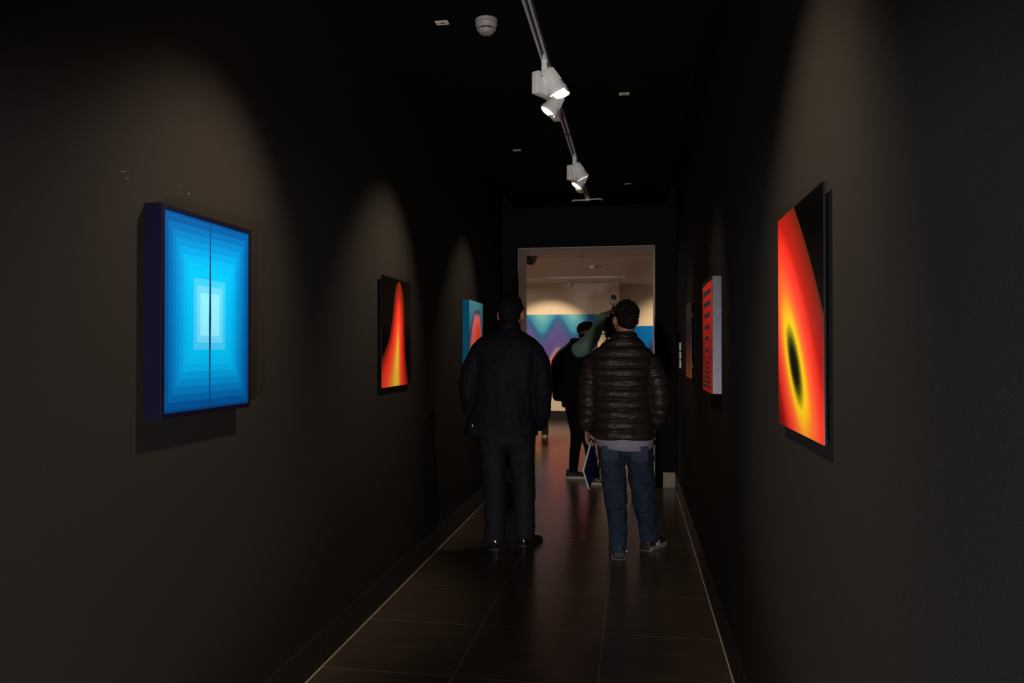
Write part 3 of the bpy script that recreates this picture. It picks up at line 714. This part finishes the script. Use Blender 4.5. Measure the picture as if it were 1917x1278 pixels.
def man_brown():
    t = empty('person', (0.0, 5.22, 0), 0, 'man seen from behind in a dark brown quilted jacket and blue jeans', 'person')
    hc = P3(-0.060, 0.01, 1.625)
    b = MB(); HM = head(b, hc, 0.35, 0.06, 1.0)
    b.tube([(-0.065, -0.01, 1.44), (-0.063, -0.005, 1.51), (-0.060, 0.0, 1.57)], [0.066, 0.062, 0.062], 18)
    b.loft([(-0.07, 0.0, 0.82, 0.14, 0.10), (-0.08, 0, 1.0, 0.15, 0.10), (-0.09, 0, 1.2, 0.17, 0.11), (-0.09, 0, 1.34, 0.17, 0.10), (-0.075, 0, 1.42, 0.12, 0.08), (-0.065, 0, 1.48, 0.06, 0.06)])
    b.tube([(-0.25, 0, 1.35), (-0.313, -0.02, 1.08), (-0.335, 0.02, 0.86)], [0.045, 0.036, 0.026], 14)
    hand(b, (-0.334, 0.015, 0.845), (0.15, -0.12, -1.0), (0.85, -0.25, 0.0), 1.15, 0.88, -1, 0.9)
    b.tube([(0.08, 0, 1.35), (0.17, -0.03, 1.05), (0.13, 0.10, 0.90)], [0.045, 0.036, 0.027], 14)
    hand(b, (0.105, 0.095, 0.885), (-0.95, -0.10, -0.40), (-0.2, -1, 0.1), 0.4, 0.9, -1)
    b.tube([(-0.14, 0, 0.85), (-0.13, 0, 0.48), (-0.112, -0.10, 0.10)], [0.075, 0.055, 0.028], 16)
    b.tube([(0.01, 0, 0.85), (0.06, 0.07, 0.48), (0.100, 0.125, 0.10)], [0.075, 0.055, 0.028], 16)
    o = b.build('body', M_skin, t); remesh(o, 0.005, 2)
    hair(HM, t, M_curl, curly=True)
    m = mat('brown_quilted_nylon', rough=0.48, spec=0.3, fn=lambda: mixc(noise(60, 2), (0.0165, 0.0105, 0.0078, 1), (0.026, 0.0165, 0.0122, 1)),
            bump=(lambda: noise(11, 2, (1.0, 1.0, 3.2), (0, 0.5, 0)), 0.014))
    j = MB()
    key = [(0.785, -0.072, 0.190, 0.135), (0.82, -0.078, 0.205, 0.145), (0.92, -0.085, 0.202, 0.145), (1.05, -0.09, 0.203, 0.148), (1.20, -0.094, 0.212, 0.150), (1.30, -0.094, 0.220, 0.145), (1.37, -0.09, 0.212, 0.132), (1.42, -0.084, 0.175, 0.115), (1.46, -0.075, 0.125, 0.098), (1.49, -0.067, 0.092, 0.088), (1.505, -0.065, 0.078, 0.078)]
    secs = []; N = 110
    for i in range(N+1):
        z = key[0][0]+(key[-1][0]-key[0][0])*i/N
        for a, c in zip(key, key[1:]):
            if a[0] <= z <= c[0]+1e-6:
                f = (z-a[0])/(c[0]-a[0]); f = f; v = [a[k]*(1-f)+c[k]*f for k in range(4)]
        pf = puff(z-0.785, 0.072, 0.024)-0.010
        secs.append((v[1], 0, z, v[2]+pf, v[3]+pf))
    j.loft(secs, 44, 2.35)
    for pts, rad in (([(-0.262, 0, 1.340), (-0.302, -0.02, 1.21), (-0.316, -0.025, 1.06), (-0.324, 0.0, 0.95), (-0.334, 0.02, 0.868)], [0.070, 0.066, 0.058, 0.053, 0.043]),
                     ([(0.078, 0, 1.340), (0.145, -0.02, 1.22), (0.172, -0.04, 1.07), (0.163, 0.02, 0.96), (0.120, 0.10, 0.88)], [0.070, 0.067, 0.062, 0.056, 0.047])):
        q, r = quilt(pts, rad, 0.068, 0.016, 14)
        j.tube(q, r, 22, 1)
    jo = j.build('jacket', m, t); remesh(jo, 0.006, 1, [(0.10, 0.008, 0)])
    n = 36
    c = MB(); rr = []
    for zz, rx, ry in ((1.470, 0.098, 0.094), (1.50, 0.090, 0.088), (1.522, 0.082, 0.082), (1.526, 0.076, 0.077), (1.49, 0.074, 0.075)):
        rr.append([Vector((-0.065+rx*math.cos(2*PI*i/n), -0.002+ry*math.sin(2*PI*i/n), zz+0.010*math.sin(2*PI*i/n+PI))) for i in range(n)])
    c.rings(rr, cap=False); c.build('collar', m, jo, smooth=True)
    # shirt tail showing below the jacket
    sh = MB(); n = 48; r0, r1, r2, r3 = [], [], [], []
    for i in range(n):
        a = 2*PI*i/n; ca, sa = math.cos(a), math.sin(a)
        back = max(0.0, -sa)
        dip = 0.022+0.052*(back**0.8)*(1+0.25*ca)
        for R, k, z in ((r0, 0.90, 0.812), (r1, 1.0, 0.80-dip), (r2, 0.975, 0.80-dip), (r3, 0.92, 0.815)):
            R.append(Vector((-0.070+0.212*k*ca, 0.160*k*sa, z)))
    sh.rings([r0, r1, r2, r3], cap=False)
    so = sh.build('shirt', mat('lavender_white_shirt', (0.25, 0.24, 0.31), 0.8, bump=(lambda: noise(18, 3, (3, 3, 0.6)), 0.006)), t, smooth=True)
    dn = lambda: mixc(noise(9, 4, (1, 1, 0.7)), (0.008, 0.013, 0.027, 1), (0.026, 0.042, 0.072, 1))
    m2 = mat('blue_denim', rough=0.8, spec=0.2, fn=dn, bump=(lambda: noise(12, 3, (0.8, 0.8, 2.6), (0, 0.3, 0)), 0.04))
    p = MB()
    p.loft([(-0.064, 0.0, 0.69, 0.178, 0.115), (-0.067, 0, 0.75, 0.192, 0.13), (-0.07, 0, 0.80, 0.180, 0.122), (-0.072, 0, 0.90, 0.160, 0.105)], 32, 2.4)
    p.tube([(-0.160, 0.0, 0.75), (-0.152, -0.01, 0.60), (-0.136, -0.025, 0.44), (-0.120, -0.07, 0.26), (-0.113, -0.10, 0.12), (-0.112, -0.118, 0.045)], [0.100, 0.090, 0.080, 0.070, 0.063, 0.062], 24, round_ends=False)
    p.tube([(0.028, 0.0, 0.75), (0.040, 0.03, 0.60), (0.058, 0.06, 0.44), (0.082, 0.10, 0.26), (0.098, 0.125, 0.125), (0.098, 0.122, 0.062)], [0.100, 0.092, 0.084, 0.076, 0.068, 0.066], 24, round_ends=False)
    po = p.build('jeans', m2, t); remesh(po, 0.006, 1, [(0.10, 0.018, 0), (0.04, 0.014, 0)])
    mk = mat('faded_denim', (0.018, 0.029, 0.050), 0.85, bump=(lambda: noise(40, 3), 0.004))
    for k in (-1, 1):
        q = MB(); g_ = []
        for yy in (0, 1):
            g_.append([Vector((-0.064+k*0.100+x, -0.135-0.004*yy+abs(x)*0.12+(0.70-z)*0.02, z)) for x, z in ((-0.055, 0.755), (0.055, 0.755), (0.055, 0.665), (0.0, 0.64), (-0.055, 0.665))])
        q.rings(g_); q.build('back_pocket', mk, po)
    mu = mat('black_trainer_mesh', (0.012, 0.010, 0.012), 0.6); mw = mat('white_foam_sole', (0.22, 0.19, 0.16), 0.6); mg = mat('grey_side_print', (0.40, 0.38, 0.42), 0.5)
    nn = [(0.02, 0.030, 0.04, 0.062), (0.04, 0.062, 0.12, 0.030), (0.12, 0.030, 0.14, 0.062)]
    shoe(t, Matrix.Translation((-0.110, -0.085, 0)) @ Matrix.Rotation(0.06, 4, 'Z') @ Matrix.Rotation(0.02, 4, 'X'), mu, mw, L=0.28, Wd=0.055, sole_h=0.034, high=0.085, stripes=(mg, nn, 0.92), heel=mu)
    shoe(t, Matrix.Translation((0.108, 0.150, 0)) @ Matrix.Rotation(-0.5, 4, 'Z'), mu, mw, L=0.28, Wd=0.055, sole_h=0.034, high=0.085, stripes=(mg, nn, 0.92), heel=mu)
    # booklet hanging from his left hand
    T = Vector((-0.298, 5.215, 0.775)); Nn = Vector((-0.343, 5.035, 0.590)); 
    ex = (Nn-T).normalized(); ey0 = Vector((0.03, 0.15, -0.15)); ey = (ey0-ex*ey0.dot(ex)).normalized(); ez = ex.cross(ey)
    Rm = Matrix((ex, ey, ez)).transposed().to_4x4(); Rm.translation = T
    bk = empty('booklet', (0, 0, 0), 0, 'white booklet with a dark blue cover in the hand of the man in jeans', 'booklet')
    bk.matrix_world = Rm
    sg = 1 if ez.x > 0 else -1
    a_, c_ = (0.0005, 0.0065) if sg > 0 else (-0.0065, -0.0005)
    MB().box((0, 0, -0.006), (0.258, 0.212, 0.006), 0.0005).build('pages', mat('white_paper', (0.75, 0.72, 0.72), 0.6), bk)
    cz = 0.0062*sg
    MB().box((-0.002, -0.002, min(cz, cz+0.0012*sg)), (0.260, 0.214, max(cz, cz+0.0012*sg))).build('cover', mat('dark_blue_card', (0.008, 0.018, 0.075), 0.4), bk)
    return t
man_brown()

# ---- camera operator in the doorway, side on, facing right
def operator():
    t = empty('person', (-0.62, 8.03, 0), 0, 'camera operator in a black gilet over a sage green sweatshirt, one arm raised', 'person')
    b = MB(); HM = head(b, P3(0.125, 0.0, 1.60), -PI/2-0.15, 0.22, 0.98)
    b.tube([(0.0, 0, 1.42), (0.06, 0, 1.48), (0.10, 0, 1.54)], [0.06, 0.057, 0.056], 18)
    b.loft([(-0.03, 0.0, 0.86, 0.10, 0.13), (-0.06, 0, 1.0, 0.10, 0.14), (-0.08, 0, 1.2, 0.11, 0.16), (-0.04, 0, 1.36, 0.11, 0.17), (0.0, 0, 1.43, 0.08, 0.12)])
    b.tube([(0.04, -0.17, 1.39), (0.16, -0.17, 1.50), (0.30, -0.08, 1.79)], [0.045, 0.04, 0.028], 14)
    hand(b, (0.31, -0.05, 1.80), (0.85, 0.25, 0.28), (0.2, 0.3, -1.0), 0.7, 0.98, 1)
    b.tube([(-0.02, 0.17, 1.38), (0.08, 0.23, 1.24), (0.30, 0.08, 1.42)], [0.045, 0.036, 0.028], 14)
    hand(b, (0.31, 0.08, 1.44), (0.75, -0.2, 0.55), (0.2, -0.9, 0.3), 0.7, 0.98, -1)
    b.tube([(-0.03, 0.07, 0.83), (-0.01, 0.12, 0.50), (-0.05, 0.16, 0.10)], [0.075, 0.055, 0.028], 16)
    b.tube([(0.0, -0.07, 0.83), (0.12, -0.12, 0.50), (0.20, -0.16, 0.10)], [0.075, 0.055, 0.028], 16)
    o = b.build('body', mat('warm_skin', (0.24, 0.11, 0.07), 0.5), t); remesh(o, 0.006, 2)
    cp = MB(); cp.ball((0, -0.012, 0.052), (0.082, 0.100, 0.075)); cp.loft([(0, -0.012, 0.02, 0.083, 0.101), (0, -0.012, 0.055, 0.085, 0.103), (0, -0.012, 0.085, 0.078, 0.094), (0, -0.012, 0.118, 0.05, 0.06)], 28, 2.2)
    cp.ball((0, 0.105, 0.035), (0.055, 0.05, 0.008)); cp.xform(HM)
    mb_ = mat('black_cap_cloth', (0.0035, 0.0035, 0.004), 0.85, spec=0.1)
    remesh(cp.build('cap', mb_, t), 0.005, 2)
    hr = MB(); hr.ball((0, -0.045, -0.012), (0.070, 0.064, 0.058)); hr.xform(HM); hr.build('hair', M_hair, t, smooth=True)
    # sweatshirt sleeves
    ms = fabric('sage_sweatshirt', (0.17, 0.285, 0.235), 0.9, 10, 0.02)
    s = MB()
    s.tube([(0.045, -0.17, 1.415), (0.11, -0.19, 1.455), (0.185, -0.17, 1.54), (0.24, -0.13, 1.65), (0.288, -0.09, 1.765)], [0.086, 0.088, 0.076, 0.063, 0.050], 20)
    s.tube([(-0.03, 0.16, 1.37), (0.02, 0.21, 1.30), (0.08, 0.23, 1.24), (0.18, 0.18, 1.31), (0.27, 0.10, 1.40)], [0.075, 0.07, 0.062, 0.055, 0.046], 20)
    s.loft([(-0.05, 0, 0.95, 0.10, 0.14), (-0.07, 0, 1.2, 0.12, 0.165), (-0.03, 0, 1.38, 0.11, 0.17), (0.01, 0, 1.45, 0.075, 0.10)], 28)
    remesh(s.build('sweatshirt', ms, t), 0.007, 3, [(0.10, 0.014, 0)])
    mv = fabric('black_gilet_cloth', (0.0045, 0.004, 0.0045), 0.8, 14, 0.015, spec=0.1)
    v = MB()
    v.loft([(-0.075, 0, 0.865, 0.155, 0.185), (-0.055, 0, 0.90, 0.200, 0.195), (-0.060, 0, 1.02, 0.208, 0.195), (-0.062, 0, 1.17, 0.220, 0.200), (-0.042, 0, 1.30, 0.222, 0.200), (-0.025, 0, 1.39, 0.182, 0.185), (-0.02, 0, 1.45, 0.118, 0.13), (0.01, 0, 1.50, 0.092, 0.092), (0.025, 0, 1.54, 0.082, 0.080)], 36, 2.3)
    remesh(v.build('gilet', mv, t), 0.007, 3, [(0.14, 0.018, 0)])
    mt = fabric('black_slim_trousers', (0.003, 0.003, 0.0035), 0.85, 14, 0.015, spec=0.1)
    p = MB()
    p.loft([(-0.03, 0, 0.80, 0.125, 0.165), (-0.04, 0, 0.90, 0.12, 0.16), (-0.05, 0, 0.96, 0.11, 0.15)], 28)
    p.tube([(-0.035, 0.07, 0.83), (-0.02, 0.10, 0.66), (-0.005, 0.12, 0.48), (-0.03, 0.14, 0.28), (-0.05, 0.155, 0.08)], [0.098, 0.086, 0.068, 0.058, 0.050], 20, round_ends=False)
    p.tube([(0.0, -0.07, 0.83), (0.07, -0.09, 0.66), (0.13, -0.12, 0.48), (0.17, -0.14, 0.28), (0.20, -0.16, 0.08)], [0.096, 0.084, 0.066, 0.056, 0.050], 20, round_ends=False)
    remesh(p.build('trousers', mt, t), 0.007, 2, [(0.10, 0.014, 0)])
    mu = mat('black_canvas_trainer', (0.012, 0.012, 0.012), 0.7); mw = mat('off_white_sole', (0.62, 0.52, 0.38), 0.6); mst = mat('cream_stripes', (0.62, 0.54, 0.42), 0.6)
    st = [(0.10+0.10*k, 0.034, 0.03+0.10*k, 0.066) for k in range(3)]
    shoe(t, Matrix.Translation((-0.045, 0.17, 0)) @ Matrix.Rotation(-PI/2+0.12, 4, 'Z'), mu, mw, L=0.27, Wd=0.048, sole_h=0.026, high=0.085)
    shoe(t, Matrix.Translation((0.215, -0.165, 0)) @ Matrix.Rotation(-PI/2-0.15, 4, 'Z'), mu, mw, L=0.27, Wd=0.048, sole_h=0.026, high=0.075, stripes=(mst, st, 0.93))
    return t
operator()

# ---- video camera on its tripod
M_sil = mat('silver_metal', (0.55, 0.55, 0.56), 0.3, metal=0.8)
cx, cy = -0.250, 8.02
t = empty('video_camera', (cx, cy, 1.60), 1.15, 'black video camera with a ring grip and a ball microphone on top', 'video camera')
MB().box((-0.055, -0.06, 0.02), (0.16, 0.06, 0.17), 0.012).build('camera_body', M_blk, t, angle=40)
l = MB().lathe([(0.05, 0.0), (0.055, 0.06), (0.058, 0.12), (0.066, 0.13), (0.066, 0.17), (0.05, 0.165)], 24, Matrix.Translation((0.16, 0, 0.09)) @ Matrix.Rotation(PI/2, 4, 'Y')).build('lens_barrel', M_blk, t, angle=40)
MB().lathe([(0.05, 0.15), (0.03, 0.156)], 20, Matrix.Translation((0.16, 0, 0.09)) @ Matrix.Rotation(PI/2, 4, 'Y')).build('lens_glass', mat('lens_glass', (0.02, 0.02, 0.03), 0.05), l)
MB().tube([(-0.02, 0, 0.165), (-0.01, 0, 0.215), (0.03, 0, 0.24), (0.12, 0, 0.235), (0.14, 0, 0.165)], [0.014]*5, 12).build('top_handle', M_blk, t, smooth=True)
MB().torus((-0.022, -0.045, 0.325), 0.031, 0.0065, Matrix.Rotation(-1.15, 4, 'Z') @ Matrix.Rotation(PI/2, 4, 'X')).build('ring_grip', mat('grey_ring', (0.16, 0.14, 0.12), 0.4), t, smooth=True)
MB().tube([(0.02, -0.01, 0.235), (0.0, -0.03, 0.265), (-0.012, -0.04, 0.292)], [0.012, 0.016, 0.012], 10).build('grip_stem', M_blk, t, smooth=True)
mc = MB().tube([(0.055, 0.0, 0.24), (0.066, 0, 0.30), (0.070, 0, 0.35)], [0.009, 0.010, 0.009], 10).build('microphone_stem', M_sil, t, smooth=True)
MB().ball((0.070, 0, 0.378), 0.031).build('microphone_foam', M_blk, mc, smooth=True)
MB().box((-0.085, -0.085, 0.06), (-0.03, -0.05, 0.14), 0.008).build('battery', M_blk, t, angle=40)
MB().box((-0.06, -0.08, 0.15), (-0.01, -0.03, 0.20), 0.008).build('receiver_box', M_blk, t, angle=40)
MB().lathe([(0.028, 0), (0.03, 0.03), (0.034, 0.05)], 18, Matrix.Translation((-0.05, -0.03, 0.10)) @ Matrix.Rotation(-PI/2, 4, 'Y')).build('eyepiece', M_blk, t, angle=40)
MB().box((-0.05, -0.045, -0.055), (0.08, 0.045, 0.018), 0.008).build('mount_plate', M_blk, t, angle=40)
MB().lathe([(0.030, 0), (0.036, 0.01), (0.036, 0.05), (0.028, 0.06)], 18, Matrix.Translation((-0.10, 0.03, 0.02)) @ Matrix.Rotation(0.5, 4, 'X')).build('viewfinder', M_blk, t, angle=40)
MB().box((-0.06, 0.055, 0.05), (0.09, 0.085, 0.15), 0.012).build('side_grip', M_blk, t, angle=40)
MB().tube([(-0.05, 0.05, 0.17), (-0.08, 0.09, 0.13), (-0.07, 0.10, 0.03), (-0.03, 0.08, -0.02), (0.0, 0.04, 0.02)], [0.005]*5, 8).build('cable', M_blk, t, smooth=True)
MB().lathe([(0.012, -0.05), (0.016, -0.045), (0.016, 0.05), (0.010, 0.055)], 14, Matrix.Translation((0.0, 0.07, 0.20)) @ Matrix.Rotation(PI/2, 4, 'Y')).build('side_microphone', M_blk, t, angle=40)
for p in ((-0.02, -0.062, 0.05), (0.015, -0.035, 0.205)): MB().ball(p, 0.006).build('knob', M_sil, t, smooth=True)
t = empty('tripod', (-0.10, 7.78, 0), 0, 'black tripod standing in the doorway, carrying the video camera', 'tripod')
top = Vector((cx+0.10+0.05, cy-7.78, 1.50))
MB().lathe([(0.05, 1.46), (0.05, 1.55), (0.035, 1.56), (0.035, 1.585), (0.06, 1.59), (0.06, 1.62)], 20, Matrix.Translation((top.x, top.y, 0))).build('tripod_head', M_blk, t, angle=40)
MB().tube([(top.x-0.04, top.y-0.03, 1.50), (top.x-0.16, top.y-0.10, 1.36)], [0.009, 0.012], 10).build('pan_handle', M_blk, t, smooth=True)
for fx, fy in ((0.09, -0.50), (0.385, 0.13), (-0.30, 0.50)):
    f = Vector((fx, fy, 0.02)); s_ = top+(f-top)*0.03
    l = MB().tube([s_, s_*0.5+f*0.5, f], [0.020, 0.017, 0.011], 12, round_ends=False).build('leg', M_blk, t, smooth=True)
    MB().ball(f+Vector((0, 0, 0.012)), (0.028, 0.028, 0.030)).build('foot', M_blk, l, smooth=True)
    MB().tube([s_*0.45+f*0.55-Vector((0.0, 0, 0.02)), s_*0.45+f*0.55+Vector((0, 0, 0.02))], [0.022, 0.022], 12).build('leg_clamp', M_blk, l, smooth=True)
